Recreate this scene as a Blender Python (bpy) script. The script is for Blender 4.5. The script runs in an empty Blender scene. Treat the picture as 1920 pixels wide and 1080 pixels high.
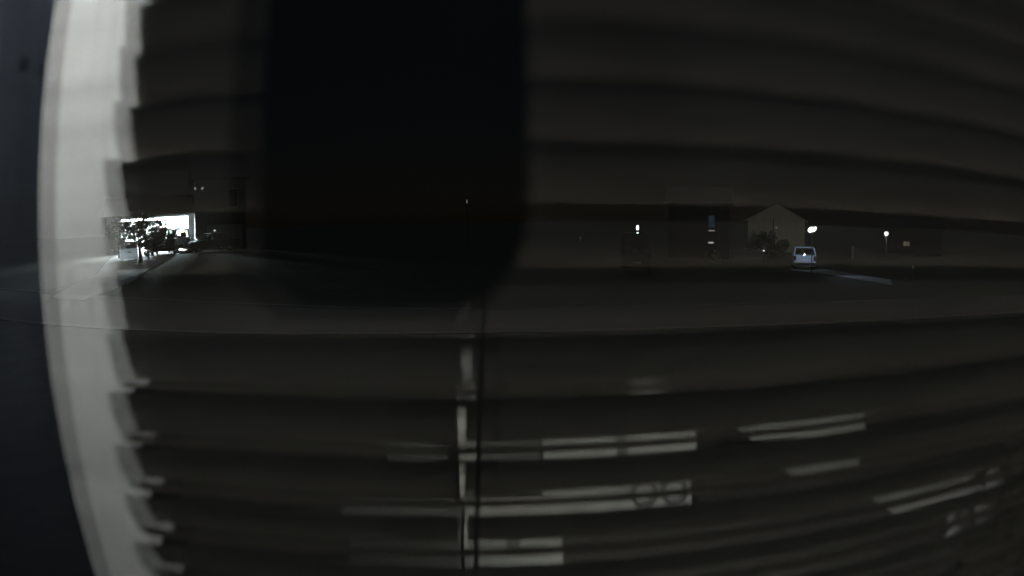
import bpy, bmesh, math, random
from mathutils import Vector, Matrix
random.seed(7)
rad = math.radians
C = bpy.context.scene.collection
sc = bpy.context.scene

# ------------------------------------------------------------------ camera
EYE = Vector((0.0, 0.0, 3.6))
FPX = 1191.0                       # fisheye focal length in photograph pixels (1920 wide)
PITCH, ROLL, YAW = rad(6.1), rad(-0.45), rad(-3.0)
cam = bpy.data.cameras.new("camera")
cam_o = bpy.data.objects.new("camera", cam); C.objects.link(cam_o)
CAMROT = (Matrix.Rotation(YAW, 4, 'Z') @ Matrix.Rotation(math.pi / 2 - PITCH, 4, 'X') @ Matrix.Rotation(ROLL, 4, 'Z'))
cam_o.matrix_world = Matrix.Translation(EYE) @ CAMROT
cam.type = 'PANO'
cam.panorama_type = 'FISHEYE_EQUISOLID'
cam.sensor_width = 36.0
cam.sensor_fit = 'HORIZONTAL'
cam.fisheye_lens = FPX / 1920 * 36.0
cam.fisheye_fov = math.pi
cam.clip_start = 0.002
cam.clip_end = 2000
cam.lens = 21.2
cam.dof.use_dof = True
cam.dof.focus_distance = 50.0
cam.dof.aperture_fstop = 6.2
sc.camera = cam_o
sc.cycles.use_adaptive_sampling = False
sc.cycles.use_denoising = True
sc.cycles.max_bounces = 12
sc.cycles.transparent_max_bounces = 24
sc.cycles.caustics_reflective = True
sc.cycles.sample_clamp_indirect = 0.0
sc.cycles.sample_clamp_direct = 0.0

# ------------------------------------------------------------------ night sky and faint moonlight
w = bpy.data.worlds.new("World"); sc.world = w; w.use_nodes = True
nt = w.node_tree; bg = nt.nodes["Background"]
sky = nt.nodes.new("ShaderNodeTexSky"); sky.sky_type = 'NISHITA'; sky.sun_disc = False
sky.sun_elevation = rad(42); sky.sun_rotation = rad(0)
nt.links.new(sky.outputs[0], bg.inputs[0]); bg.inputs[1].default_value = 0.00032
sun = bpy.data.lights.new("moonlight", 'SUN'); sun.energy = 0.13; sun.angle = rad(0.5); sun.color = (0.8, 0.88, 1.0)
so = bpy.data.objects.new("moonlight", sun); C.objects.link(so)
so.rotation_euler = (rad(-48), 0, 0)
vs = sc.view_settings
sc.display_settings.display_device = 'sRGB'
vs.view_transform = 'Standard'; vs.look = 'None'; vs.exposure = 0.0; vs.gamma = 1.0; vs.use_curve_mapping = False

# ------------------------------------------------------------------ helpers
def ray(px, py):
    u, v = px - 960, 540 - py
    r = math.hypot(u, v)
    if r < 1e-6: d = Vector((0, 0, -1))
    else:
        t = 2 * math.asin(r / (2 * FPX))
        d = Vector((math.sin(t) * u / r, math.sin(t) * v / r, -math.cos(t)))
    return (CAMROT.to_3x3() @ d).normalized()
def at(px, py, dist):
    """the point at horizontal distance dist along that line of sight"""
    d = ray(px, py); k = dist / math.hypot(d.x, d.y)
    return EYE + d * k
def ss(a, b, t):
    t = max(0.0, min(1.0, (t - a) / (b - a))); return t * t * (3 - 2 * t)
def ground_z(x, y):
    r = math.hypot(x, y); az = math.atan2(x, max(y, 1e-6)) if y > 0 else (0 if r < 1 else math.copysign(1.57, x))
    z = 1.85 * ss(20, 47, r) * (1 - ss(-0.44, 0.05, az))
    return z
def ground_at(px, dist, dz=0.0):
    p = at(px, 460, dist); return Vector((p.x, p.y, ground_z(p.x, p.y) + dz))
def facing(p):
    """rotation about z so that local -y looks at the camera"""
    return math.atan2(-p.x, p.y)

class MB:
    def __init__(s): s.bm = bmesh.new()
    def box(s, lo, hi, rot=None, org=None):
        x0, y0, z0 = lo; x1, y1, z1 = hi
        cs = [(x0,y0,z0),(x1,y0,z0),(x1,y1,z0),(x0,y1,z0),(x0,y0,z1),(x1,y0,z1),(x1,y1,z1),(x0,y1,z1)]
        vs_ = [s.bm.verts.new(c) for c in cs]
        for f in ((3,2,1,0),(4,5,6,7),(0,1,5,4),(1,2,6,5),(2,3,7,6),(3,0,4,7)): s.bm.faces.new([vs_[i] for i in f])
        return s
    def hexa(s, cs):
        vs_ = [s.bm.verts.new(c) for c in cs]
        for f in ((3,2,1,0),(4,5,6,7),(0,1,5,4),(1,2,6,5),(2,3,7,6),(3,0,4,7)): s.bm.faces.new([vs_[i] for i in f])
        return s
    def poly(s, pts):
        s.bm.faces.new([s.bm.verts.new(p) for p in pts]); return s
    def prism(s, prof, x0, x1, taper=None):
        """profile of (y, z) points extruded along x; taper(z) scales the half width"""
        tp = taper or (lambda z: 1.0)
        a = [s.bm.verts.new((x0 * tp(z), y, z)) for y, z in prof]
        b = [s.bm.verts.new((x1 * tp(z), y, z)) for y, z in prof]
        n = len(prof)
        for i in range(n):
            j = (i + 1) % n
            s.bm.faces.new((a[i], a[j], b[j], b[i]))
        s.bm.faces.new(a[::-1]); s.bm.faces.new(b)
        return s
    def tube(s, pts, rads, n=10, caps=True):
        rings = []
        for i, p in enumerate(pts):
            p = Vector(p)
            d = (Vector(pts[min(i + 1, len(pts) - 1)]) - Vector(pts[max(i - 1, 0)])).normalized()
            up = Vector((0, 0, 1)) if abs(d.z) < 0.9 else Vector((1, 0, 0))
            a = d.cross(up).normalized(); b = d.cross(a).normalized()
            r = rads[i] if isinstance(rads, (list, tuple)) else rads
            rings.append([s.bm.verts.new(p + (a * math.cos(2*math.pi*k/n) + b * math.sin(2*math.pi*k/n)) * r) for k in range(n)])
        for i in range(len(rings) - 1):
            for k in range(n):
                s.bm.faces.new((rings[i][k], rings[i][(k+1)%n], rings[i+1][(k+1)%n], rings[i+1][k]))
        if caps:
            s.bm.faces.new(rings[0][::-1]); s.bm.faces.new(rings[-1])
        return s
    def ball(s, c, r, u=14, v=9):
        m = Matrix.Translation(Vector(c)) @ (Matrix.Diagonal((*r, 1)) if isinstance(r, (tuple, list)) else Matrix.Scale(r, 4))
        bmesh.ops.create_uvsphere(s.bm, u_segments=u, v_segments=v, radius=1, matrix=m); return s
    def torus(s, c, R, r, axis='y', n=24, m=8):
        vs_ = []
        for i in range(n):
            t = 2*math.pi*i/n; row = []
            for j in range(m):
                q = 2*math.pi*j/m
                a, b, h = (R + r*math.cos(q))*math.cos(t), (R + r*math.cos(q))*math.sin(t), r*math.sin(q)
                p = {'y': (a, h, b), 'x': (h, a, b), 'z': (a, b, h)}[axis]
                row.append(s.bm.verts.new((c[0]+p[0], c[1]+p[1], c[2]+p[2])))
            vs_.append(row)
        for i in range(n):
            for j in range(m):
                s.bm.faces.new((vs_[i][j], vs_[(i+1)%n][j], vs_[(i+1)%n][(j+1)%m], vs_[i][(j+1)%m]))
        return s
    def disc(s, c, r, depth, axis='x', n=20):
        c = Vector(c); e = {'x': Vector((1,0,0)), 'y': Vector((0,1,0)), 'z': Vector((0,0,1))}[axis]
        return s.tube([c - e*depth/2, c + e*depth/2], r, n)
    def build(s, name, mat, parent=None, smooth=False, bevel=0.0, loc=None):
        bmesh.ops.recalc_face_normals(s.bm, faces=s.bm.faces[:])
        me = bpy.data.meshes.new(name); s.bm.to_mesh(me); s.bm.free()
        o = bpy.data.objects.new(name, me); C.objects.link(o)
        if mat: me.materials.append(mat)
        if smooth: me.polygons.foreach_set('use_smooth', [True]*len(me.polygons))
        if bevel:
            b = o.modifiers.new('bevel', 'BEVEL'); b.width = bevel; b.segments = 2; b.limit_method = 'ANGLE'
        if parent: o.parent = parent
        if loc: o.location = loc
        return o
def tag(o, label, cat, group=None):
    o['label'] = label; o['category'] = cat
    if group: o['group'] = group
    return o
def thing(name, label, cat, loc=(0,0,0), rz=0.0, group=None):
    o = bpy.data.objects.new(name, None); C.objects.link(o)
    o.location = loc; o.rotation_euler = (0, 0, rz); o.empty_display_size = 0.2
    return tag(o, label, cat, group)
def struct(o):
    o['kind'] = 'structure'; return o
def copy_tree(o, parent=None):
    kids = list(o.children)
    c = o.copy(); C.objects.link(c)
    if parent: c.parent = parent
    for k in kids: copy_tree(k, c)
    return c
def lamp(name, loc, energy, color=(1,1,1), radius=0.05, parent=None, spot=None, aim=None):
    l = bpy.data.lights.new(name, 'SPOT' if spot else 'POINT'); l.energy = energy; l.color = color; l.shadow_soft_size = radius
    if spot: l.spot_size = rad(spot); l.spot_blend = 0.8
    o = bpy.data.objects.new(name, l); C.objects.link(o); o.location = loc
    if parent: o.parent = parent
    if aim is not None:
        o.rotation_euler = (Vector(aim) - Vector(loc)).to_track_quat('-Z', 'Y').to_euler()
    return o

# ------------------------------------------------------------------ materials
def mat(name, col, rough=0.6, metal=0.0, noise=0.0, scale=20.0, bump=0.0, spec=0.5, col2=None, coat=0.0):
    m = bpy.data.materials.new(name); m.use_nodes = True
    t = m.node_tree; b = t.nodes["Principled BSDF"]
    b.inputs["Base Color"].default_value = (*col, 1); b.inputs["Roughness"].default_value = rough
    b.inputs["Metallic"].default_value = metal; b.inputs["Specular IOR Level"].default_value = spec
    if coat: b.inputs["Coat Weight"].default_value = coat; b.inputs["Coat Roughness"].default_value = 0.08
    if noise or bump or col2:
        tc = t.nodes.new("ShaderNodeTexCoord"); n = t.nodes.new("ShaderNodeTexNoise")
        n.inputs["Scale"].default_value = scale; n.inputs["Detail"].default_value = 6; n.inputs["Roughness"].default_value = 0.65
        t.links.new(tc.outputs["Object"], n.inputs["Vector"])
        if noise or col2:
            r = t.nodes.new("ShaderNodeValToRGB")
            c2 = col2 or tuple(max(0, c*(1-noise)) for c in col); c1 = col if col2 else tuple(min(1, c*(1+noise)) for c in col)
            r.color_ramp.elements[0].position = 0.32; r.color_ramp.elements[1].position = 0.68
            r.color_ramp.elements[0].color = (*c2, 1); r.color_ramp.elements[1].color = (*c1, 1)
            t.links.new(n.outputs["Fac"], r.inputs[0]); t.links.new(r.outputs[0], b.inputs["Base Color"])
        if bump:
            bp = t.nodes.new("ShaderNodeBump"); bp.inputs["Strength"].default_value = bump; bp.inputs["Distance"].default_value = 0.02
            t.links.new(n.outputs["Fac"], bp.inputs["Height"]); t.links.new(bp.outputs[0], b.inputs["Normal"])
    return m
def emit(name, col, strength):
    m = bpy.data.materials.new(name); m.use_nodes = True; t = m.node_tree
    t.nodes.remove(t.nodes["Principled BSDF"]); e = t.nodes.new("ShaderNodeEmission")
    e.inputs[0].default_value = (*col, 1); e.inputs[1].default_value = strength
    t.links.new(e.outputs[0], t.nodes["Material Output"].inputs[0]); return m
def sheer(name, front, through, scale=30.0, vary=0.12, stretch=(1,1,1)):
    """thin sheet: diffuse on the lit side, translucent through it"""
    m = bpy.data.materials.new(name); m.use_nodes = True; t = m.node_tree
    t.nodes.remove(t.nodes["Principled BSDF"])
    d = t.nodes.new("ShaderNodeBsdfDiffuse"); tr = t.nodes.new("ShaderNodeBsdfTranslucent"); a = t.nodes.new("ShaderNodeAddShader")
    tc = t.nodes.new("ShaderNodeTexCoord"); mp = t.nodes.new("ShaderNodeMapping"); mp.inputs["Scale"].default_value = stretch
    n = t.nodes.new("ShaderNodeTexNoise"); n.inputs["Scale"].default_value = scale; n.inputs["Detail"].default_value = 5
    t.links.new(tc.outputs["Object"], mp.inputs[0]); t.links.new(mp.outputs[0], n.inputs["Vector"])
    for node, col in ((d, front), (tr, through)):
        r = t.nodes.new("ShaderNodeValToRGB")
        r.color_ramp.elements[0].position = 0.3; r.color_ramp.elements[1].position = 0.7
        r.color_ramp.elements[0].color = (*(c*(1-vary) for c in col), 1); r.color_ramp.elements[1].color = (*(min(1, c*(1+vary)) for c in col), 1)
        t.links.new(n.outputs["Fac"], r.inputs[0]); t.links.new(r.outputs[0], node.inputs[0])
    t.links.new(d.outputs[0], a.inputs[0]); t.links.new(tr.outputs[0], a.inputs[1])
    t.links.new(a.outputs[0], t.nodes["Material Output"].inputs[0]); return m
def pane_mat(name, refl, tint, rough=0.0, ior=1.5):
    """thin glass: Fresnel mirror over clear"""
    m = bpy.data.materials.new(name); m.use_nodes = True; t = m.node_tree
    t.nodes.remove(t.nodes["Principled BSDF"])
    geo = t.nodes.new("ShaderNodeNewGeometry"); dp = t.nodes.new("ShaderNodeVectorMath"); dp.operation = 'DOT_PRODUCT'
    def op(kind, a, b=None):
        n = t.nodes.new("ShaderNodeMath"); n.operation = kind
        for i, v in enumerate((a, b)):
            if v is None: continue
            if isinstance(v, (int, float)): n.inputs[i].default_value = v
            else: t.links.new(v, n.inputs[i])
        return n.outputs[0]
    t.links.new(geo.outputs["Normal"], dp.inputs[0]); t.links.new(geo.outputs["Incoming"], dp.inputs[1])
    f0 = ((ior - 1) / (ior + 1)) ** 2
    sch = op('ADD', op('MULTIPLY', op('POWER', op('SUBTRACT', 1.0, op('ABSOLUTE', dp.outputs["Value"])), 5.0), 1 - f0), f0)
    fac = op('MINIMUM', op('MULTIPLY', sch, refl), 1.0)
    g = t.nodes.new("ShaderNodeBsdfGlossy"); g.inputs["Roughness"].default_value = rough
    tr = t.nodes.new("ShaderNodeBsdfTransparent"); tr.inputs[0].default_value = (*tint, 1)
    mx = t.nodes.new("ShaderNodeMixShader")
    t.links.new(fac, mx.inputs[0])
    t.links.new(tr.outputs[0], mx.inputs[1]); t.links.new(g.outputs[0], mx.inputs[2])
    t.links.new(mx.outputs[0], t.nodes["Material Output"].inputs[0]); return m

M = {}
M['lawn'] = mat('lawn', (0.045, 0.052, 0.032), 0.95, col2=(0.026, 0.03, 0.02), scale=0.9, bump=0.6, spec=0.1)
M['asphalt'] = mat('asphalt', (0.042, 0.042, 0.044), 0.9, noise=0.3, scale=6, bump=0.3, spec=0.2)
M['concrete'] = mat('concrete', (0.27, 0.27, 0.26), 0.9, noise=0.16, scale=1.3, bump=0.25, spec=0.2)
M['concrete_pale'] = mat('concrete_pale', (0.40, 0.41, 0.40), 0.9, noise=0.16, scale=1.3, bump=0.25, spec=0.2)
M['kerb'] = mat('kerb', (0.075, 0.075, 0.072), 0.85, noise=0.2, scale=5, spec=0.2)
M['white_paint'] = mat('white_paint', (0.78, 0.78, 0.76), 0.55, noise=0.05, scale=3)
M['siding_pale'] = mat('siding_pale', (0.6, 0.57, 0.47), 0.7, noise=0.12, scale=1.5)
M['siding_grey'] = mat('siding_grey', (0.2, 0.21, 0.2), 0.7, noise=0.15, scale=1.5)
M['siding_dark'] = mat('siding_dark', (0.06, 0.057, 0.05), 0.75, noise=0.15, scale=1.5)
M['shingle'] = mat('shingle', (0.025, 0.024, 0.023), 0.9, noise=0.3, scale=6, bump=0.3)
M['trim'] = mat('trim', (0.6, 0.6, 0.58), 0.5, noise=0.05, scale=4)
M['dark_trim'] = mat('dark_trim', (0.06, 0.06, 0.06), 0.5)
M['paint_black'] = mat('paint_black', (0.012, 0.012, 0.013), 0.25, coat=0.6)
M['paint_grey'] = mat('paint_grey', (0.28, 0.30, 0.32), 0.35, metal=0.3, coat=0.5)
M['paint_white'] = mat('paint_white', (0.58, 0.66, 0.8), 0.35, coat=0.5)
M['paint_navy'] = mat('paint_navy', (0.02, 0.024, 0.035), 0.3, coat=0.6)
M['rubber'] = mat('rubber', (0.02, 0.02, 0.02), 0.9, noise=0.2, scale=30)
M['rim'] = mat('rim', (0.45, 0.46, 0.48), 0.35, metal=0.8)
M['plastic_dark'] = mat('plastic_dark', (0.012, 0.012, 0.013), 0.6, spec=0.2)
M['tail_red'] = mat('tail_red', (0.06, 0.008, 0.008), 0.3)
M['lens_clear'] = mat('lens_clear', (0.7, 0.72, 0.75), 0.15)
M['car_glass'] = pane_mat('car_glass', 0.6, (0.6, 0.64, 0.64), 0.04)
M['house_glass'] = mat('house_glass', (0.01, 0.012, 0.015), 0.06, spec=0.8)
M['bark'] = mat('bark', (0.075, 0.06, 0.045), 0.9, noise=0.35, scale=8, bump=0.6)
M['leaf'] = mat('leaf', (0.055, 0.08, 0.03), 0.6, noise=0.35, scale=3)
M['leaf_dark'] = mat('leaf_dark', (0.045, 0.05, 0.025), 0.7, noise=0.35, scale=3)
M['metal_pole'] = mat('metal_pole', (0.03, 0.031, 0.032), 0.6)
M['wood'] = mat('wood', (0.2, 0.14, 0.09), 0.7, noise=0.25, scale=6)
M['cardboard'] = mat('cardboard', (0.32, 0.22, 0.13), 0.8, noise=0.1, scale=8)
M['blue_plastic'] = mat('blue_plastic', (0.05, 0.12, 0.3), 0.5)
M['chest_translucent'] = sheer('chest_translucent', (0.4, 0.42, 0.42), (0.55, 0.57, 0.58), 4.0, 0.1)  # translucent so the chest's unlit front glows as if lit
# indoor
M['window_glass'] = pane_mat('window_glass', 1.75, (0.985, 0.99, 0.985))
M['slat'] = sheer('slat', (0.42, 0.39, 0.34), (0.0225, 0.0212, 0.0195), 6.0, 0.10, (1, 6, 6))
M['rail_white'] = mat('rail_white', (0.62, 0.6, 0.55), 0.5, noise=0.05)
M['cord'] = sheer('cord', (0.3, 0.29, 0.26), (0.02, 0.0185, 0.017), 40.0)
M['curtain'] = sheer('curtain', (0.25, 0.25, 0.24), (0.80, 0.80, 0.77), 5.0, 0.13, (0.3, 1, 11))
M['drape'] = sheer('drape', (0.03, 0.032, 0.04), (0.030, 0.0335, 0.042), 9.0, 0.3, (4, 1, 0.7))
M['room_wall'] = mat('room_wall', (0.16, 0.155, 0.145), 0.9, noise=0.08, scale=2)
M['room_ceiling'] = mat('room_ceiling', (0.05, 0.05, 0.05), 0.95, noise=0.05, scale=2)
M['room_floor'] = mat('room_floor', (0.075, 0.07, 0.062), 0.7, noise=0.2, scale=3)
M['desk'] = mat('desk', (0.028, 0.022, 0.018), 0.6, noise=0.2, scale=5)
M['carton_white'] = mat('carton_white', (0.7, 0.71, 0.66), 0.7, noise=0.06, scale=10)
M['carton_grey'] = mat('carton_grey', (0.22, 0.23, 0.21), 0.7, noise=0.06, scale=10)
M['carton_dark'] = mat('carton_dark', (0.2, 0.205, 0.22), 0.7)
M['paper'] = mat('paper', (0.75, 0.76, 0.72), 0.8, noise=0.05, scale=10)
M['sill'] = mat('sill', (0.25, 0.24, 0.22), 0.6, noise=0.06)

# ================================================================== GROUND, ROAD, DRIVEWAYS
def polar_ground():
    rs = [0, 2, 4, 7, 10, 14, 18, 21, 24, 27, 30, 33, 36, 39, 42, 45, 48, 52, 56, 60, 66, 75, 90, 120, 180, 300, 600, 1200]
    na = 96
    bm = bmesh.new(); rows = []
    c = bm.verts.new((0, 0, 0))
    for r in rs[1:]:
        row = []
        for k in range(na):
            a = 2*math.pi*k/na
            x, y = r*math.sin(a), r*math.cos(a)
            row.append(bm.verts.new((x, y, ground_z(x, y))))
        rows.append(row)
    for k in range(na): bm.faces.new((c, rows[0][(k+1)%na], rows[0][k]))
    for i in range(len(rows)-1):
        for k in range(na): bm.faces.new((rows[i][k], rows[i][(k+1)%na], rows[i+1][(k+1)%na], rows[i+1][k]))
    mb = MB(); mb.bm.free(); mb.bm = bm
    return struct(mb.build('lawn', M['lawn'], smooth=True))
polar_ground()

def strip(name, left, right, m, lift, seg=14, wid=4):
    """a slab between two polylines of ground points, following the lawn"""
    def samp(pl, t):
        t *= len(pl) - 1; i = min(int(t), len(pl) - 2); return pl[i].lerp(pl[i+1], t - i)
    mb = MB(); top = []
    for i in range(seg + 1):
        a, b = samp(left, i/seg), samp(right, i/seg); row = []
        for j in range(wid + 1):
            p = a.lerp(b, j/wid); row.append(mb.bm.verts.new((p.x, p.y, ground_z(p.x, p.y) + lift)))
        top.append(row)
    for i in range(seg):
        for j in range(wid): mb.bm.faces.new((top[i][j], top[i][j+1], top[i+1][j+1], top[i+1][j]))
    edge = [top[0][j] for j in range(wid+1)] + [top[i][wid] for i in range(1, seg+1)] + [top[seg][j] for j in range(wid-1, -1, -1)] + [top[i][0] for i in range(seg-1, 0, -1)]
    low = [mb.bm.verts.new((v.co.x, v.co.y, v.co.z - lift - 0.25)) for v in edge]
    n = len(edge)
    for i in range(n): mb.bm.faces.new((edge[i], edge[(i+1)%n], low[(i+1)%n], low[i]))
    return struct(mb.build(name, m))
# street that runs past the front of the houses, with a kerb on both sides
V = Vector
strip('street', [V((-90, 20.3, 0)), V((90, 20.3, 0))], [V((-90, 25.4, 0)), V((90, 25.4, 0))], M['asphalt'], 0.018, 60, 4)
strip('kerb', [V((-90, 20.0, 0)), V((90, 20.0, 0))], [V((-90, 20.3, 0)), V((90, 20.3, 0))], M['kerb'], 0.03, 60, 1)
strip('kerb', [V((-90, 25.4, 0)), V((90, 25.4, 0))], [V((-90, 25.7, 0)), V((90, 25.7, 0))], M['kerb'], 0.03, 60, 1)
G = ground_at
strip('driveway', [G(226, 54.5), G(206, 46), G(182, 38), G(90, 32)], [G(358, 54.5), G(326, 45), G(245, 34.5), G(150, 30.5)], M['concrete_pale'], 0.06, 24, 8)
strip('footpath', [G(1494, 54), G(1560, 51), G(1625, 47), G(1672, 44.5)], [G(1484, 50), G(1560, 46.5), G(1625, 43), G(1676, 41)], M['concrete'], 0.05, 20, 5)

# ================================================================== VEHICLES
def make_vehicle(name, label, paint, loc, rz, L=4.6, W=1.86, H=1.75, belt=1.05, clear=0.24, kind='suv'):
    """the nose points along local +y"""
    t = thing(name, label, 'car' if kind == 'sedan' else 'van' if kind == 'van' else 'suv', loc, rz)
    h = W/2
    # lower body profile (y, z)
    if kind == 'sedan':
        hood = 0.82; prof = [(-L/2+.08, clear+.05), (-L/2, .55), (-L/2+.03, belt-.1), (-L/2+.12, belt-.02), (-L*.22, belt), (L*.2, belt-.02), (L/2-.35, hood), (L/2-.05, hood-.14), (L/2, .5), (L/2-.08, clear+.03)]
        cab = [(-L*.36, belt), (-L*.2, H), (L*.04, H), (L*.2, belt)]
    elif kind == 'van':
        hood = 1.05; prof = [(-L/2+.05, clear+.05), (-L/2, .6), (-L/2, belt), (L*.33, belt), (L/2-.2, hood-.05), (L/2-.02, hood-.2), (L/2, .55), (L/2-.08, clear+.03)]
        cab = [(-L/2+.02, belt), (-L/2+.1, H), (L*.18, H), (L*.34, belt)]
    else:
        hood = 0.98; prof = [(-L/2+.08, clear+.05), (-L/2, .6), (-L/2+.02, belt), (L*.2, belt), (L/2-.25, hood), (L/2-.03, hood-.15), (L/2, .55), (L/2-.08, clear+.03)]
        cab = [(-L/2+.06, belt), (-L/2+.28, H), (L*.06, H), (L*.21, belt)]
    mb = MB().prism(prof, -h, h, lambda z: 1.0 if z > .45 else .96)
    mb.build('body', paint, t, bevel=0.06)
    # roof and pillars: the cabin is open between them and closed by panes
    (yb, zb), (yr, zr), (yf, _), (yw, zw) = cab
    hr = h*.84
    MB().hexa([(-hr,yr-.03,zr-.07),(hr,yr-.03,zr-.07),(hr,yf+.05,zr-.07),(-hr,yf+.05,zr-.07),(-hr+.06,yr+.06,zr),(hr-.06,yr+.06,zr),(hr-.06,yf-.04,zr),(-hr+.06,yf-.04,zr)]).build('roof', paint, t, bevel=0.04)
    mids = [yr + (yf-yr)*.38, yr + (yf-yr)*.8]
    hb = h*.95
    for sx in (-1, 1):
        for a, b in (((yb+.04, zb), (yr, zr-.05)), ((yw-.03, zw), (yf+.03, zr-.05)), ((mids[0], zb), (mids[0], zr-.05)), ((mids[1], zb), (mids[1], zr-.05))):
            p0, p1 = V((sx*hb, a[0], a[1]-.03)), V((sx*(hr-.03), b[0], b[1]))
            MB().tube([p0, p1], .045, 6).build('pillar', paint, t)
        ys = [yb+.1, mids[0], mids[1], yw-.1]; yt = [yr+.03, mids[0], mids[1], yf]
        for i in range(3):
            MB().poly([(sx*(hb-.02), ys[i], zb), (sx*(hb-.02), ys[i+1], zb), (sx*(hr-.04), yt[i+1], zr-.06), (sx*(hr-.04), yt[i], zr-.06)]).build('side_window', M['car_glass'], t)
        MB().box((sx*h-.02, yw-.35, belt-.02), (sx*h+sx*.17+.02, yw-.2, belt+.13)).build('side_mirror', paint, t, bevel=.03)
        MB().box((sx*(h-.32)-.17, L/2-.12, .62), (sx*(h-.32)+.17, L/2-.005, .78)).build('headlight', M['lens_clear'], t, bevel=.03)
        MB().box((sx*(h-.13)-.1, -L/2-.015, belt-.42), (sx*(h-.13)+.1, -L/2+.1, belt-.05)).build('taillight', M['tail_red'], t, bevel=.02)
        for y in (-L*.31, L*.31):
            wh = MB().torus((sx*(h-.12), y, .34), .26, .09, 'x', 20, 8).build('wheel', M['rubber'], t, smooth=True)
            MB().disc((sx*(h-.1), y, .34), .2, .1, 'x', 16).build('rim', M['rim'], wh)
    MB().poly([(-hb+.08, yb+.03, zb), (hb-.08, yb+.03, zb), (hr-.06, yr, zr-.06), (-hr+.06, yr, zr-.06)]).build('rear_window', M['car_glass'], t)
    MB().poly([(-hb+.08, yw-.03, zw), (hb-.08, yw-.03, zw), (hr-.06, yf+.03, zr-.06), (-hr+.06, yf+.03, zr-.06)]).build('windshield', M['car_glass'], t)
    MB().box((-h+.04, -L/2-.07, .36), (h-.04, -L/2+.05, .58)).build('rear_bumper', M['plastic_dark'], t, bevel=.03)
    MB().box((-h+.04, L/2-.05, .33), (h-.04, L/2+.06, .55)).build('front_bumper', M['plastic_dark'], t, bevel=.03)
    MB().box((-.26, -L/2-.022, .72), (.26, -L/2+.01, .84)).build('number_plate', M['white_paint'], t)
    # seats seen through the glass
    for sx in (-1, 1):
        MB().box((sx*.42-.22, -L*.02-.08, belt-.2), (sx*.42+.22, -L*.02+.08, belt+.36)).build('seat', M['plastic_dark'], t, bevel=.05)
    if kind == 'suv':
        for sx in (-1, 1): MB().tube([(sx*(hr-.1), yr+.15, zr+.05), (sx*(hr-.1), yf-.1, zr+.05)], .025, 6).build('roof_rail', M['plastic_dark'], t)
    return t
def park(px, dist, turn=0.0):
    p = ground_at(px, dist, .06); return p, facing(p) + turn
p, a = park(310, 47.0, rad(-6))
make_vehicle('parked_suv', 'black SUV seen from behind on the lit driveway before the open garage', M['paint_black'], p, a, 4.7, 1.9, 1.84, 1.16)
p, a = park(335, 52.6, rad(0))
make_vehicle('parked_van', 'grey van half hidden behind the black SUV at the garage doorway', M['paint_grey'], p, a, 4.8, 1.9, 1.86, 1.15, kind='van')
p, a = park(236, 57.5, rad(3)); p.z += .02
make_vehicle('parked_car', 'black sedan added to darken the left bay of the lit garage behind the leafy trees', M['paint_black'], p, a, 4.4, 1.85, 1.5, .98, kind='sedan')  # added as a dark obstacle so the left bay reads darker
p = ground_at(394, 50.5, .0)
make_vehicle('parked_car', 'dark sedan in shadow beside the white garage pier', M['paint_navy'], p, facing(p) + rad(115), 4.4, 1.78, 1.42, .92, kind='sedan')
p, a = park(1506, 52.0, rad(4)); p.z -= .02
make_vehicle('parked_suv', 'white SUV seen from behind under the bright post lamp beside the footpath', M['paint_white'], p, a, 4.6, 1.86, 1.76, 1.14)
p = ground_at(1190, 45.0)
make_vehicle('parked_van', 'tall black van with only its roof edge catching light from the slim post lamp', M['paint_black'], p, facing(p) + rad(3), 5.4, 2.0, at(1190, 436, 45).z - p.z, 1.5, kind='van')

# ================================================================== HOUSES
def house_window(parent, x0, x1, z0, z1, y, glass, frame_m, bars=1):
    f = MB(); w_ = .07
    f.box((x0-w_, y-.05, z0-w_), (x1+w_, y+.02, z0)); f.box((x0-w_, y-.05, z1), (x1+w_, y+.02, z1+w_))
    f.box((x0-w_, y-.05, z0), (x0, y+.02, z1)); f.box((x1, y-.05, z0), (x1+w_, y+.02, z1))
    for k in range(bars):
        xm = x0 + (x1-x0)*(k+1)/(bars+1); f.box((xm-.025, y-.04, z0), (xm+.025, y+.015, z1))
    fo = f.build('window', frame_m, parent)
    MB().box((x0, y-.01, z0), (x1, y+.01, z1)).build('pane', glass, fo)
    return fo
lit_cool = emit('lit_cool', (0.85, 0.93, 1.0), 9.0)
lit_tube = emit('lit_tube', (0.84, 0.93, 1.0), 1000.0)

# ---- left: house with an open, brightly lit double garage
o = ground_at(310, 55.0); O = V((o.x, o.y, o.z + .02)); A = facing(o)
hs = thing('garage_house', 'dark two storey house whose open double garage is brightly lit inside', 'house', O, A)
gx0, gx1, gz, gd = -4.0, 2.1, at(310, 404, 55).z - O.z, 7.0
mb = MB()
mb.box((-5.3, 0, -.3), (gx0, .25, 3.1)); mb.box((gx0, 0, gz), (gx1, .25, 3.1))
mb.build('wall', M['siding_grey'], hs)
MB().box((gx1, -.12, -.3), (gx1+.55, .28, 3.1)).build('garage_pier', M['trim'], hs)
MB().box((gx0-.13, -.05, gz), (gx1, -.003, gz+.16)).build('door_trim', M['dark_trim'], hs)
MB().box((-5.3, .25, -.3), (-5.05, gd, 3.1)).build('wall', M['siding_grey'], hs)
mb = MB(); mb.box((-5.05, gd, -.3), (2.75, gd+.2, 3.1)); mb.box((-5.045, .26, -.3), (-4.98, gd, 3.0)); mb.box((2.68, .29, -.3), (2.745, gd, 3.0))
mb.build('garage_wall', M['white_paint'], hs)
MB().box((-4.98, .26, 2.86), (2.68, gd, 2.98)).build('garage_ceiling', M['white_paint'], hs)
MB().box((-4.98, -.4, -.3), (2.68, gd, .06)).build('garage_floor', M['concrete'], hs)
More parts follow.
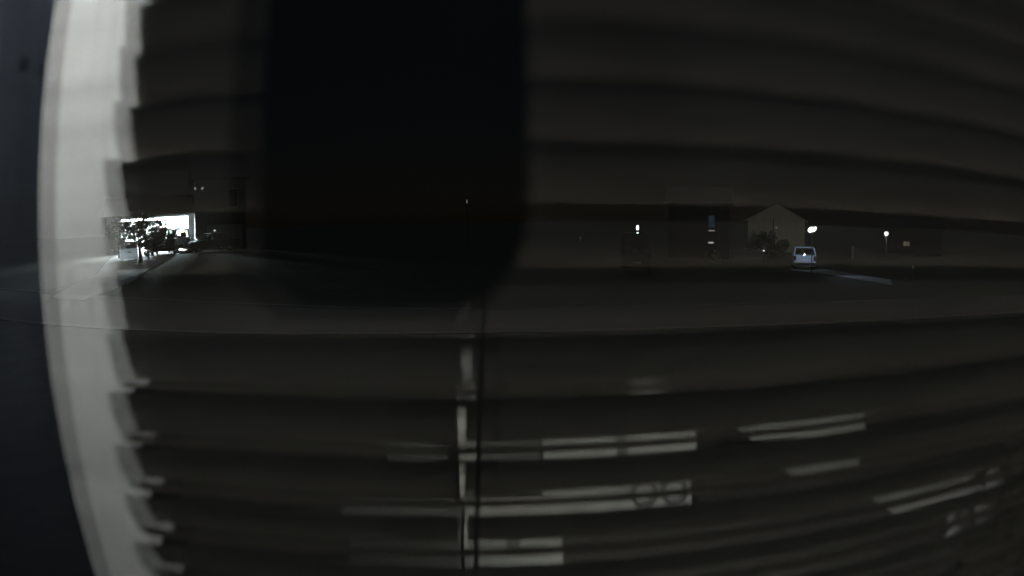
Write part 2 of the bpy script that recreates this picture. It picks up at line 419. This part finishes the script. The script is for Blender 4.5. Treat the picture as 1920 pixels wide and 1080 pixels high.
MB().prism([(-.55, 3.06), (gd/2, 4.7), (gd+.5, 3.06), (gd+.5, 3.16), (gd/2, 4.82), (-.55, 3.16)], -5.7, 2.75).build('roof', M['shingle'], hs)
MB().box((2.75, .1, -.3), (7.3, .35, 5.9)).build('wall', M['siding_dark'], hs)
MB().box((2.75, .35, -.3), (7.3, 9, 5.9)).build('house_block', M['siding_dark'], hs)
MB().prism([(-.4, 5.86), (4.6, 8.2), (9.5, 5.86), (9.5, 6.0), (4.6, 8.34), (-.4, 6.0)], 2.4, 7.7).build('roof', M['shingle'], hs)
# closed door of panels beside the open garage
for k in range(4):
    MB().box((3.75, .03, .02+k*.5), (6.9, .095, .02+k*.5+.485)).build('door_panel', M['siding_grey'], hs, bevel=.01)
house_window(hs, 5.7, 6.5, 3.5, 5.0, .08, M['house_glass'], M['siding_grey'], 1)
# strip lights on the garage ceiling
for y in (1.6, 4.4):
    MB().box((-3.9, y-.06, 2.78), (1.7, y+.06, 2.855)).build('strip_light', lit_tube, hs)
# shelves and clutter on the back wall
sh = thing('garage_shelf', 'steel shelf of boxes against the back wall of the lit garage', 'shelf', O, A)
for z in (.5, 1.15, 1.8): MB().box((.2, gd-.55, z), (2.5, gd-.05, z+.04)).build('shelf_board', M['wood'], sh)
for x in (.2, 2.45):
    MB().box((x, gd-.55, .06), (x+.05, gd-.5, 2.1)).build('post', M['metal_pole'], sh)
Rz = Matrix.Rotation(A, 4, 'Z')
def on(lx, ly, lz): return O + Rz.to_3x3() @ V((lx, ly, lz))
for lx, z, s, mk, lb in ((.55, 1.84, .42, 'cardboard', 'brown carton on the top shelf of the garage, left one'), (1.25, 1.84, .5, 'blue_plastic', 'blue storage tub on the top shelf of the garage'), (2.0, 1.19, .46, 'cardboard', 'brown carton on the middle garage shelf')):
    bx = thing('storage_box', lb, 'box', on(lx, gd-.3, z), A, 'boxes on the garage shelf')
    MB().box((-s/2, -.2, 0), (s/2, .2, s*.8)).build('box_body', M[mk], bx, bevel=.01)
    MB().box((-s/2-.01, -.21, s*.8), (s/2+.01, .21, s*.8+.03)).build('lid', M[mk], bx)
# twin-headed light added high on the wall to light the drive past the SUV
fl = thing('added_floodlight', 'twin headed light added high on the dark wall beside the garage roof to light the driveway', 'added_floodlight', on(3.05, .0, 5.3), A)
MB().box((-.12, -.06, -.06), (.12, .1, .06)).build('bracket', M['plastic_dark'], fl)
for sx in (-1, 1):
    hd = MB().tube([(sx*.12, -.02, 0), (sx*.24, -.12, -.06), (sx*.3, -.26, -.12)], [.03, .1, .14], 12).build('lamp_head', M['plastic_dark'], fl)
    MB().disc((0, 0, 0), .13, .02, 'y', 16).build('lens', emit('flood_lens', (.88, .95, 1), .25), hd, loc=(sx*.305, -.275, -.125))
lamp('drive_fill_lamp', (-.35, -.5, -.15), 9500, (.74, .9, .98), .12, fl, spot=54, aim=(-6.4, -10.5, -6.8))
# small round wall lamp further along
wl = thing('wall_lamp', 'small round white lamp on the wall beyond the garage pier', 'wall lamp', on(4.45, -.02, 1.55), A)
MB().disc((0, .04, 0), .1, .06, 'y', 14).build('backplate', M['plastic_dark'], wl)
MB().ball((0, -.05, 0), .075).build('globe', emit('dim_globe', (1, .96, .98), .9), wl, smooth=True)

# pale storage chest at the left edge of the drive
p = ground_at(241, 43.5, .06)
ch = thing('storage_chest', 'white lidded storage chest, made translucent to look lit, on the lit driveway beside the leafy tree', 'chest', p, facing(p) + rad(8))
MB().box((-.62, -.35, .06), (.62, .35, .6)).build('chest_body', M['chest_translucent'], ch, bevel=.03)
MB().box((-.66, -.39, .6), (.66, .39, .74)).build('lid', M['chest_translucent'], ch, bevel=.04)
MB().box((-.12, -.385, .5), (.12, -.352, .56)).build('handle', M['plastic_dark'], ch)
for sx in (-1, 1):
    for sy in (-1, 1): MB().box((sx*.5-.06, sy*.25-.06, 0), (sx*.5+.06, sy*.25+.06, .06)).build('foot', M['plastic_dark'], ch)

# ---- right: pale gable house
o = ground_at(1457, 80.0); A2 = facing(o)
def zz(px, py, d): return at(px, py, d).z
zp, ze = zz(1457, 384, 80), zz(1507, 414, 80)
gh = thing('gable_house', 'pale gabled house faintly lit behind the white SUV and post lamp', 'house', (o.x, o.y, o.z), A2)
zp -= o.z; ze -= o.z
wl_, wr_ = -3.75, 3.55
mb = MB(); mb.hexa([(wl_,0,-.3),(wr_,0,-.3),(wr_,9,-.3),(wl_,9,-.3),(wl_,0,ze),(wr_,0,ze),(wr_,9,ze),(wl_,9,ze)])
mb.build('wall', M['siding_pale'], gh)
mb = MB(); a_ = [(wl_, 0, ze), (wr_, 0, ze), (0, 0, zp)]; b_ = [(x, 9, z) for x, y, z in a_]
va = [mb.bm.verts.new(c) for c in a_]; vb = [mb.bm.verts.new(c) for c in b_]
mb.bm.faces.new(va); mb.bm.faces.new(vb[::-1])
for i in range(3): mb.bm.faces.new((va[i], va[(i+1)%3], vb[(i+1)%3], vb[i]))
mb.build('gable', M['siding_pale'], gh)
for sx, xe in ((-1, wl_), (1, wr_)):
    dx, dz = xe - 0, ze - zp; n = math.hypot(dx, dz); ux, uz = dx/n, dz/n
    e = (xe + ux*.45, ze + uz*.45); t_ = .12
    MB().hexa([(0,-.35,zp+.02),(e[0],-.35,e[1]+.02),(e[0],9.3,e[1]+.02),(0,9.3,zp+.02),(0,-.35,zp+t_+.05),(e[0],-.35,e[1]+t_),(e[0],9.3,e[1]+t_),(0,9.3,zp+t_+.05)]).build('roof', M['shingle'], gh)
    MB().tube([(0, -.37, zp+.05), (e[0], -.37, e[1]+.05)], .07, 6).build('bargeboard', M['siding_pale'], gh)
MB().tube([(-.5, -.06, .2), (-.5, -.06, zp-1.6)], .05, 8).build('downpipe', M['dark_trim'], gh)
for k in range(int((ze-.32)/.4)): MB().box((wl_+.004, -.022, .3+k*.4), (wr_-.004, -.004, .3+k*.4+.37)).build('siding_board', M['siding_pale'], gh)
for py, lb in ((427, 'upper of two tiny lamps beside the downpipe of the pale house'), (441, 'lower of two tiny lamps beside the downpipe of the pale house')):
    q = at(1455.5, py, 79.8)
    tl = thing('wall_lamp', lb, 'wall lamp', q, A2, 'lamps on the pale gable house')
    MB().box((-.06, .0, -.08), (.06, .12, .08)).build('backplate', M['plastic_dark'], tl)
    MB().ball((0, -.06, 0), .085).build('globe', emit('tiny_globe', (1, 1, .95), .25), tl, smooth=True)

# ---- house with three small windows one above another
o = ground_at(1318, 62.0); A3 = facing(o)
h3 = thing('dark_house', 'dark house with three small lit windows one above another', 'house', o, A3)
k_ = 62.0/1130
MB().box((-3.4, 0, -.3), (2.6, 8, 5.3)).build('wall', M['siding_dark'], h3)
MB().prism([(-.4, 5.25), (4, 7.0), (8.4, 5.25), (8.4, 5.4), (4, 7.15), (-.4, 5.4)], -3.8, 3.0).build('roof', M['shingle'], h3)
def win3(px0, px1, py0, py1, glass, bars=0):
    z0, z1 = zz(1333, py1, 62)-o.z, zz(1333, py0, 62)-o.z
    return house_window(h3, (px0-1318)*k_, (px1-1318)*k_, z0, z1, -.03, glass, M['dark_trim'], bars)
win3(1328, 1338.5, 404.5, 416, emit('curtain_blue', (.22, .4, .62), .055)); 
win3(1328.5, 1338.5, 417.5, 426, emit('curtain_blue_low', (.22, .4, .62), .045))
win3(1328, 1339, 431, 433.6, emit('transom_lit', (1, .93, .88), .2))
win3(1327.5, 1337, 453.4, 456.4, emit('transom_white', (1, .97, .93), .42))

# ---- far dark house with a dim lit window
o = ground_at(1706, 92.0); A4 = facing(o)
h4 = thing('dark_house', 'far dark bungalow with one dim yellowish window right of the round post lamp', 'house', o, A4)
MB().box((-4, 0, -.3), (5, 8, 3.4)).build('wall', M['siding_dark'], h4)
MB().prism([(-.4, 3.36), (4, 5.0), (8.4, 3.36), (8.4, 3.5), (4, 5.14), (-.4, 3.5)], -4.4, 5.4).build('roof', M['shingle'], h4)
q = at(1700, 457, 92); house_window(h4, -1.0, -.05, q.z-o.z-.3, q.z-o.z+.3, -.03, emit('curtain_warm', (1, .82, .62), .09), M['dark_trim'], 1)

# ================================================================== LAMPS OUTSIDE
def post_lamp(name, label, px, py, dist, head, head_mat, energy, color, group=None, tilt=0, radius=.2, pole_r=.045, aim_at=None):
    q = at(px, py, dist); gz = ground_z(q.x, q.y); hh = q.z - gz
    t = thing(name, label, 'lamp', (q.x, q.y, gz), facing(q), group)
    MB().tube([(0, 0, 0), (0, 0, .25), (0, 0, hh-.16)], [pole_r*1.7, pole_r, pole_r*.8], 10).build('pole', M['metal_pole'], t, smooth=True)
    MB().tube([(0, 0, hh+head[2]*.8), (0, 0, hh+head[2]+.1)], [head[0]*.85, .03], 12).build('cap', M['plastic_dark'], t)
    MB().tube([(0, 0, hh-head[2]-.06), (0, 0, hh-head[2]*.8)], [.04, head[0]*.6], 12).build('collar', M['plastic_dark'], t)
    g = MB().ball((0, 0, 0), head).build('globe', head_mat, t, smooth=True, loc=(0, 0, hh)); g.rotation_euler = (0, tilt, 0)
    if energy and aim_at is not None:
        lamp('lamp_light', (-.1, head[0]+.2, hh-.1), energy, color, radius, t, spot=70, aim=(-.7, 6, hh-3.4))
        lamp('lamp_light', (head[0]+.2, -.2, hh-.1), energy*1.3, color, radius, t, spot=90, aim=(5, -4, hh-3.4))
    elif energy: lamp('lamp_light', (0, -head[0]-.06-radius, hh-head[2]*.9), energy, color, radius, t)
    if aim_at is not None:
        l_ = Matrix.Rotation(-facing(q), 3, 'Z') @ (aim_at - V((q.x, q.y, gz)))
        lamp('house_fill_beam', (0, head[0]+.2, hh), 1350, (1, .95, .84), .1, t, spot=26, aim=l_)  # extra spot added to brighten the pale house wall
    return t
post_lamp('post_lamp', 'bright post lamp with a wide tilted head above the white SUV', 1523, 430, 46.5, (.36, .3, .21), emit('lamp_white', (.93, .98, 1), 3.2), 165, (.6, .77, 1), 'post lamps in the gardens', rad(-24), .1, .045, at(1457, 412, 80))
post_lamp('post_lamp', 'round white post lamp between the dark bungalow and the pale post', 1662, 438, 70, (.24, .24, .24), emit('lamp_round', (.95, .97, 1), 2.6), 40, (.8, .9, 1), 'post lamps in the gardens', 0, .1)
post_lamp('post_lamp', 'slim upright post lamp just behind the black van', 1195.5, 427, 48.5, (.1, .1, .22), emit('lamp_slim', (.9, .92, 1), 4), 2.5, (.85, .88, 1), 'post lamps in the gardens', 0, .05, .03)
post_lamp('garden_light', 'small low garden light beside the dark bush', 1432, 470, 58, (.09, .09, .085), emit('garden_white', (1, .97, 1), 1.1), 0, (1, 1, 1), 'small garden lights', 0, .05, .03)
post_lamp('garden_light', 'dim orange garden light in the dark right of the footpath', 1712, 500, 47, (.13, .13, .06), emit('garden_dim', (1, .75, .5), .05), 0, (1, 1, 1), 'small garden lights', 0, .05, .03)
post_lamp('garden_light', 'faint distant lamp alone in the dark left of the black van', 1088, 446, 110, (.15, .15, .12), emit('garden_far', (1, .85, .75), .22), 0, (1, 1, 1), 'small garden lights', 0, .05, .03)
post_lamp('street_lamp', 'tall distant street lamp showing only a thin upright glint', 875.5, 378, 90, (.05, .05, .34), emit('thin_glint', (1, .95, .9), .3), 0, (1, 1, 1))

# pale stone gate post
q = ground_at(1599, 70.0)
gp = thing('gate_post', 'pale stone gate post beyond the lit footpath', 'post', q, facing(q))
MB().box((-.15, -.15, 0), (.15, .15, 1.25)).build('shaft', M['trim'], gp, bevel=.02)
MB().box((-.2, -.2, 1.25), (.2, .2, 1.37)).build('cap', M['trim'], gp, bevel=.02)
# low pale garden wall left of the bush
q = ground_at(1404, 62.0)
gw = thing('garden_wall', 'low pale garden wall left of the small garden light', 'wall', q, facing(q))
for k in range(3):
    for j in range(4): MB().box((-1.5 + j*.75 + (0 if k % 2 else -.0) + .006, -.12, k*.28), (-1.5 + (j+1)*.75 - .006, .12, k*.28+.27)).build('block', M['siding_pale'], gw, bevel=.012)
MB().box((-1.55, -.16, .845), (1.55, .16, .93)).build('coping', M['trim'], gw, bevel=.01)

# ================================================================== TREES AND BUSHES
def leafy(name, label, cat, px, dist, crown_c, crown_r, n, leaf, trunk_h, trunk_r, m, holes=0.25, group=None, seed=1, droop=0.0, puff=1.0):
    rnd = random.Random(seed)
    g = ground_at(px, dist)
    t = thing(name, label, cat, g, facing(g), group)
    clumps = []
    for k in range(26):
        while True:
            v = V((rnd.uniform(-1,1), rnd.uniform(-1,1), rnd.uniform(-1,1)))
            if v.length < 1: break
        clumps.append((V((crown_c[0]+v.x*crown_r[0], crown_c[1]+v.y*crown_r[1], crown_c[2]+v.z*crown_r[2])), rnd.uniform(.22, .42)*min(crown_r)*puff))
    mb = MB()
    for k in range(n):
        c, r = clumps[rnd.randrange(len(clumps))]
        v = V((rnd.gauss(0,1), rnd.gauss(0,1), rnd.gauss(0,.8))).normalized() * r * rnd.random()**.45 * 1.25
        p = c + v; p.z -= droop*rnd.random()
        s = leaf*rnd.uniform(.6, 1.4)
        R_ = Matrix.Rotation(rnd.uniform(0, 6.28), 3, 'Z') @ Matrix.Rotation(rnd.gauss(.5,.6), 3, 'X') @ Matrix.Rotation(rnd.gauss(0,.5), 3, 'Y')
        mb.poly([p + R_ @ V(q) * s for q in ((-.5,0,0),(-.15,-.32,.05),(.35,-.25,.03),(.6,0,-.04),(.35,.25,.03),(-.15,.32,.05))])
    mb.build('crown', m, t)
    tb = MB().tube([(0,0,-.1), (.03,0,trunk_h*.4), (crown_c[0]*.4, crown_c[1]*.4, trunk_h), (crown_c[0], crown_c[1], crown_c[2]+crown_r[2]*.5)], [trunk_r*1.4, trunk_r, trunk_r*.75, trunk_r*.2], 9).build('trunk', M['bark'], t, smooth=True)
    for k in range(9):
        c, r = clumps[k*2]
        b0 = V((crown_c[0]*.4, crown_c[1]*.4, trunk_h)) * rnd.uniform(.85, 1.05)
        MB().tube([b0, b0.lerp(c, .55) + V((0,0,.12)), c], [trunk_r*.45, trunk_r*.28, trunk_r*.08], 6).build('branch', M['bark'], t, smooth=True)
    return t
leafy('leafy_tree', 'small leafy tree standing in front of the lit garage, light through its leaves', 'tree', 262, 41.5, (-.1, 0, 2.0), (1.75, 1.2, 1.08), 4000, .14, 1.0, .12, M['leaf'], seed=5, droop=.15, puff=1.5)
leafy('leafy_tree', 'slender leafy tree at the left end of the lit garage beside the storage chest', 'tree', 222, 46, (0, 0, 1.9), (.9, .8, 1.2), 2000, .14, .9, .06, M['leaf'], seed=21, puff=1.4)
leafy('bush', 'dark ragged bush hanging low beside the storage chest and black SUV', 'bush', 277, 43.5, (0, 0, .85), (.55, .5, .65), 520, .15, .4, .07, M['leaf'], seed=9)
leafy('dark_tree', 'dark bushy tree in front of the pale gabled house', 'tree', 1443, 66, (0, 0, 1.3), (2.6, 1.5, 1.1), 2300, .28, .6, .16, M['leaf_dark'], seed=12)
leafy('shrub', 'small green shrub below the three stacked lit windows', 'bush', 1340, 55, (0, 0, .55), (.9, .6, .5), 500, .18, .2, .04, M['leaf'], seed=15)

# ================================================================== THE ROOM BEHIND THE CAMERA (mirrored in the window panes)
before_room = set(bpy.data.objects)
RZ = 1.5                          # height of the lens in the room's own measure
GY = 0.080                       # face of the inner pane
# window with two panes
wn = thing('window', 'double glazed window in front of the lens, mirroring the room', 'window', (0, 0, 0))
WX, WZ0, WZ1 = .62, .95, 2.2
for y in (GY, GY + .0135):
    MB().box((-WX+.1, y, WZ0+.1), (WX-.1, y+.003, WZ1-.1)).build('pane', M['window_glass'], wn)
fm = MB()
for lo, hi in (((-WX, .06, WZ0), (WX, .125, WZ0+.1)), ((-WX, .06, WZ1-.1), (WX, .125, WZ1)), ((-WX, .06, WZ0+.1), (-WX+.1, .125, WZ1-.1)), ((WX-.1, .06, WZ0+.1), (WX, .125, WZ1-.1))): fm.box(lo, hi)
fm.build('frame', M['rail_white'], wn)
# room shell
def shell(name, lo, hi, m): return struct(MB().box(lo, hi).build(name, m))
shell('wall', (-3.2, .05, -2.2), (-WX, .14, 3.0), M['room_wall']); shell('wall', (WX, .05, -2.2), (3.2, .14, 3.0), M['room_wall'])
shell('wall', (-WX, .05, -2.2), (WX, .14, WZ0), M['room_wall']); shell('wall', (-WX, .05, WZ1), (WX, .14, 3.0), M['room_wall'])
shell('wall', (-3.3, -4.2, -2.2), (-3.2, .14, 3.0), M['room_wall']); shell('wall', (3.2, -4.2, -2.2), (3.3, .14, 3.0), M['room_wall'])
shell('wall', (-3.2, -4.2, -2.2), (3.2, -4.1, 3.0), M['room_wall'])
shell('ceiling', (-3.3, -4.2, 3.0), (3.3, .14, 3.1), M['room_ceiling']); shell('floor', (-3.2, -4.1, .1), (3.2, .05, .2), M['room_floor'])
# venetian blind
BY = 2*GY - 0.42
bl = thing('venetian_blind', 'closed pale venetian blind behind the camera, seen as a reflection', 'blind', (0, 0, 0))
PITCHS, CH, TAU = .044, .0482, rad(72)
SX0, SX1, HX, HW = -.284, 1.15, -.004, .0031
def slat_mesh():
    bm = bmesh.new()
    def pt(x, t):            # t from -0.5 (room edge, low) to 0.5 (window edge, high)
        s = t*CH; crown = .003*(1 - 4*t*t)
        y = s*math.cos(TAU) - crown*math.sin(TAU)*-1; z = s*math.sin(TAU) - crown*math.cos(TAU)
        return (x, y, z)
    def patch(x0, x1, ta, tb, n, nx=1):
        grid = [[bm.verts.new(pt(x0+(x1-x0)*i/nx, ta+(tb-ta)*j/n)) for j in range(n+1)] for i in range(nx+1)]
        for i in range(nx):
            for j in range(n): bm.faces.new((grid[i][j], grid[i+1][j], grid[i+1][j+1], grid[i][j+1]))
    patch(SX0, HX-HW, -.5, .5, 8, 3); patch(HX-HW, HX+HW, -.5, -.22, 3); patch(HX-HW, HX+HW, .22, .5, 3)
    patch(HX+HW, .58-HW, -.5, .5, 8, 4); patch(.58-HW, .58+HW, -.5, -.22, 3); patch(.58-HW, .58+HW, .22, .5, 3); patch(.58+HW, SX1, -.5, .5, 8, 4)
    bmesh.ops.remove_doubles(bm, verts=bm.verts[:], dist=1e-5)
    me = bpy.data.meshes.new('slat'); bm.to_mesh(me); bm.free(); me.materials.append(M['slat'])
    me.polygons.foreach_set('use_smooth', [True]*len(me.polygons)); return me
sm = slat_mesh(); rj = random.Random(3)
Z0 = RZ - 20*PITCHS - .011
for k in range(40):
    so_ = bpy.data.objects.new('slat', sm); C.objects.link(so_); so_.parent = bl
    so_.location = (rj.gauss(0, .0016) + .05*(Z0 + k*PITCHS - RZ), BY, Z0 + k*PITCHS); so_.rotation_euler = (rj.gauss(0, .02), rj.gauss(0, .0018), 0)
MB().box((SX0-.01, BY-.03, Z0+39.8*PITCHS), (SX1+.01, BY+.03, Z0+39.8*PITCHS+.055)).build('headrail', M['rail_white'], bl)
MB().box((SX0, BY-.025, Z0-.055), (SX1, BY+.025, Z0-.035)).build('bottom_rail', M['rail_white'], bl, bevel=.004)
for hx in (HX, .58):
    MB().tube([(hx+.0085+.05*(Z0-RZ), BY+.026, Z0-.04), (hx+.0085+.05*(Z0+39.8*PITCHS-RZ), BY+.026, Z0+39.8*PITCHS)], .0018, 6).build('ladder_cord', M['cord'], bl)
    MB().tube([(hx+.0085+.05*(Z0-RZ), BY-.026, Z0-.04), (hx+.0085+.05*(Z0+39.8*PITCHS-RZ), BY-.026, Z0+39.8*PITCHS)], .0016, 6).build('ladder_cord', M['cord'], bl)
# curtain strip and dark drape beside it
def cloth(name, x0, x1, y, z0, z1, m, wave, label, cat):
    mb = MB(); n = 24; rows = []
    for i in range(n+1):
        x = x0 + (x1-x0)*i/n; yy = y + wave*math.sin(i*1.3)
        rows.append([mb.bm.verts.new((x, yy, z0 + (z1-z0)*j/6)) for j in range(7)])
    for i in range(n):
        for j in range(6): mb.bm.faces.new((rows[i][j], rows[i+1][j], rows[i+1][j+1], rows[i][j+1]))
    return tag(mb.build(name, m, smooth=True), label, cat)
cloth('curtain', -.3875, -.291, BY-.030, .75, 2.75, M['curtain'], .0015, 'narrow white curtain strip glowing with light beside the blind', 'curtain')
cloth('drape', -1.6, -.388, BY-.029, .25, 2.75, M['drape'], .012, 'dark heavy drape left of the glowing white curtain', 'drape')
hk = tag(MB().ball((0, 0, 0), (.006, .005, .008)).build('curtain_hook', M['plastic_dark'], None, smooth=True, loc=(-.404, BY-.012, RZ+.156)), 'small dark hook on the drape beside the glowing curtain strip', 'hook')
# camera housing that shows as the dark block in the glass
ch_ = thing('camera_housing', 'black camera housing hung from a bracket, a dark block in the glass', 'camera', (0, 0, 0))
mb = MB(); pr = [(-.069, .16), (-.069, -.014), (-.055, -.026), (-.006, -.026), (.003, -.0215), (.0105, -.012), (.0142, -.002), (.0142, .16)]
a_ = [mb.bm.verts.new((x, -.004, RZ+z)) for x, z in pr]; b_ = [mb.bm.verts.new((x, -.034, RZ+z)) for x, z in pr]
mb.bm.faces.new(a_); mb.bm.faces.new(b_[::-1])
for i in range(len(pr)): mb.bm.faces.new((a_[i], a_[(i+1)%len(pr)], b_[(i+1)%len(pr)], b_[i]))
mb.build('housing', M['plastic_dark'], ch_)
MB().box((-.04, -.03, RZ+.16), (-.015, -.012, 2.175)).build('bracket', M['plastic_dark'], ch_)
MB().box((-.04, -.012, 2.15), (-.015, .06, 2.175)).build('bracket_foot', M['plastic_dark'], ch_)
# desk with white cartons and clutter, seen in slivers between the slats
def carton(lo, hi, label, m='carton_white', rz=0):
    c = V(((lo[0]+hi[0])/2, (lo[1]+hi[1])/2, lo[2])); t = thing('carton', label, 'box', c, rz, 'cartons on the floor')
    hx, hy, hz = (hi[0]-lo[0])/2, (hi[1]-lo[1])/2, hi[2]-lo[2]
    MB().box((-hx, -hy, 0), (hx, hy, hz)).build('carton_body', M[m], t, bevel=.004)
    MB().box((-.025, hy-.001, hz*.6), (.025, hy+.002, hz-.002)).build('tape', M['carton_grey'], t)
    return t
FZ, KS = .2, 2.16                # floor height; the cartons' distances are KS times a desk's
def far(lo, hi):                 # along the mirrored lines of sight from the lens
    def f(p): return (p[0]*KS, 2*GY - (2*GY - p[1])*KS, RZ - (RZ - p[2])*KS)
    return f(lo), f(hi)
DT = .9
carton(*far((.12, -1.25, DT), (.436, -1.0, DT+.18)), 'long white carton in the middle of the floor')
carton(*far((-.19, -1.3, DT), (.115, -1.02, DT+.16)), 'grey carton left of the long white carton', 'carton_grey')
carton(*far((-.035, -.95, DT), (.134, -.79, DT+.075)), 'flat white carton nearest the window on the floor')
carton(*far((-.42, -.96, DT), (-.04, -.80, DT+.07)), 'flat grey carton left of the flat white one', 'carton_grey')
carton(*far((-.046, -1.012, DT), (-.010, -.98, DT+.42)), 'tall narrow white carton standing in front of the grey one')
carton(*far((.735, -1.3, DT), (.94, -1.09, DT+.105)), 'lower of the two stacked white cartons right of the long one')
carton(*far((.61, -1.32, DT+.106), (.94, -1.1, DT+.27)), 'upper of the two stacked white cartons right of the long one')
p_, _ = far((.345, -1.07, DT+.181), (0, 0, 0))
bk = thing('bucket', 'small white bucket standing on the long white carton', 'bucket', p_)
MB().tube([(0, 0, 0), (0, 0, .2)], [.075, .09], 16).build('bucket_body', M['paper'], bk)
MB().torus((0, 0, .2), .09, .006, 'z').build('rim', M['paper'], bk, smooth=True)
for i, x in enumerate((.328, .393)):
    p_, _ = far((x, -.985, DT+.05), (0, 0, 0))
    tag(MB().torus((0, 0, 0), .053, .008, 'y').build('tape_roll', M['carton_dark'], None, smooth=True, loc=p_), ('left' if i == 0 else 'right') + ' of two dark tape rolls stuck on the front of the long white carton', 'tape roll', 'tape rolls')
for i, (x, y, q_) in enumerate(((.90, -.64, 2.1), (1.0, -.66, 1.7), (.82, -.58, 1.6), (1.08, -.72, 1.9))):
    p_, _ = far((x, y, DT), (0, 0, 0))
    b_ = thing('bottle', ('tallest of the four clear bottles on the floor', 'shorter clear bottle beside the tallest one', 'clear bottle nearest the window on the floor', 'clear bottle at the right end of the row')[i], 'bottle', p_, 0, 'bottles on the floor')
    MB().tube([(0,0,0), (0,0,.09*q_), (0,0,.12*q_), (0,0,.15*q_)], [.028*q_, .028*q_, .011*q_, .011*q_], 14).build('bottle_body', M['lens_clear'], b_, smooth=True)
    MB().tube([(0,0,.15*q_), (0,0,.168*q_)], .013*q_, 12).build('cap', M['white_paint'], b_)
lo_, hi_ = far((.86, -.9, DT), (1.12, -.78, DT+.03))
tag(MB().box(lo_, hi_).build('paper_stack', M['paper']), 'white stack of paper lying behind the bottles', 'paper')
# dark screen added to block the pendant lamp from the curtain strip
fs = thing('light_screen', 'dark screen added behind the left end of the blind to block light', 'screen', (0, 0, .2))
MB().box((-.288, -.92, 0), (-.270, -.30, 2.6)).build('screen_panel', M['plastic_dark'], fs)
MB().box((-.80, -.945, 0), (-.288, -.925, 2.6)).build('screen_panel', M['plastic_dark'], fs)
sp = thing('carton_fill_light', 'small lamp added on the floor to brighten the white cartons', 'lamp', (.75, -.75, .2))  # unseen lamp, added so the cartons show brighter between the slats
MB().tube([(0, 0, 0), (0, 0, .04)], [.1, .09], 16).build('base', M['plastic_dark'], sp)
MB().tube([(0, 0, .04), (0, 0, .32)], .012, 8).build('stem', M['metal_pole'], sp)
MB().tube([(0, .08, .36), (0, -.06, .34)], [.04, .08], 16, caps=False).build('shade', M['plastic_dark'], sp, smooth=True)
lamp('carton_fill_lamp', (0, -.09, .34), 92, (.97, 1, .93), .04, sp, spot=120, aim=(0, -1.6, .30))
# room lamps: a ceiling light and a small cool wall light behind the curtain strip
cl = thing('pendant_lamp', 'wide shaded pendant lamp hanging in the room behind the blind', 'lamp', (.55, -1.75, 2.6))
MB().tube([(0, 0, .12), (0, 0, .40)], .006, 6).build('cord', M['plastic_dark'], cl)
MB().tube([(0, 0, .13), (0, 0, .10), (0, 0, .0)], [.04, .07, .2], 20, caps=False).build('shade', M['plastic_dark'], cl, smooth=True)
MB().ball((0, 0, .03), .035).build('bulb', emit('room_bulb', (1, .95, .86), 6), cl, smooth=True)
lamp('pendant_light', (0, 0, .0), 245, (1, .97, .93), .07, cl, spot=165, aim=(0, 0, -1))
wl2 = thing('reading_light', 'small cool wall light behind the white curtain strip', 'lamp', (-.45, -.72, 1.98))
MB().tube([(0, -.03, 0), (-.03, -.12, .02), (-.06, -.2, .02)], .012, 8).build('arm', M['metal_pole'], wl2)
MB().tube([(0, -.06, 0), (.02, .03, -.01)], [.03, .06], 16, caps=False).build('shade', M['plastic_dark'], wl2, smooth=True)
MB().ball((0, -.02, 0), .022).build('bulb', emit('reading_bulb', (.85, .92, 1), 4), wl2, smooth=True)
lamp('reading_lamp', (.02, .05, -.01), 45.0, (.93, .96, .96), .03, wl2, spot=110, aim=(.10, .43, -.36))

# the room is on the upper floor: lift everything in it to the lens
for ob in list(bpy.data.objects):
    if ob not in before_room and ob.parent is None: ob.location.z += EYE.z - RZ
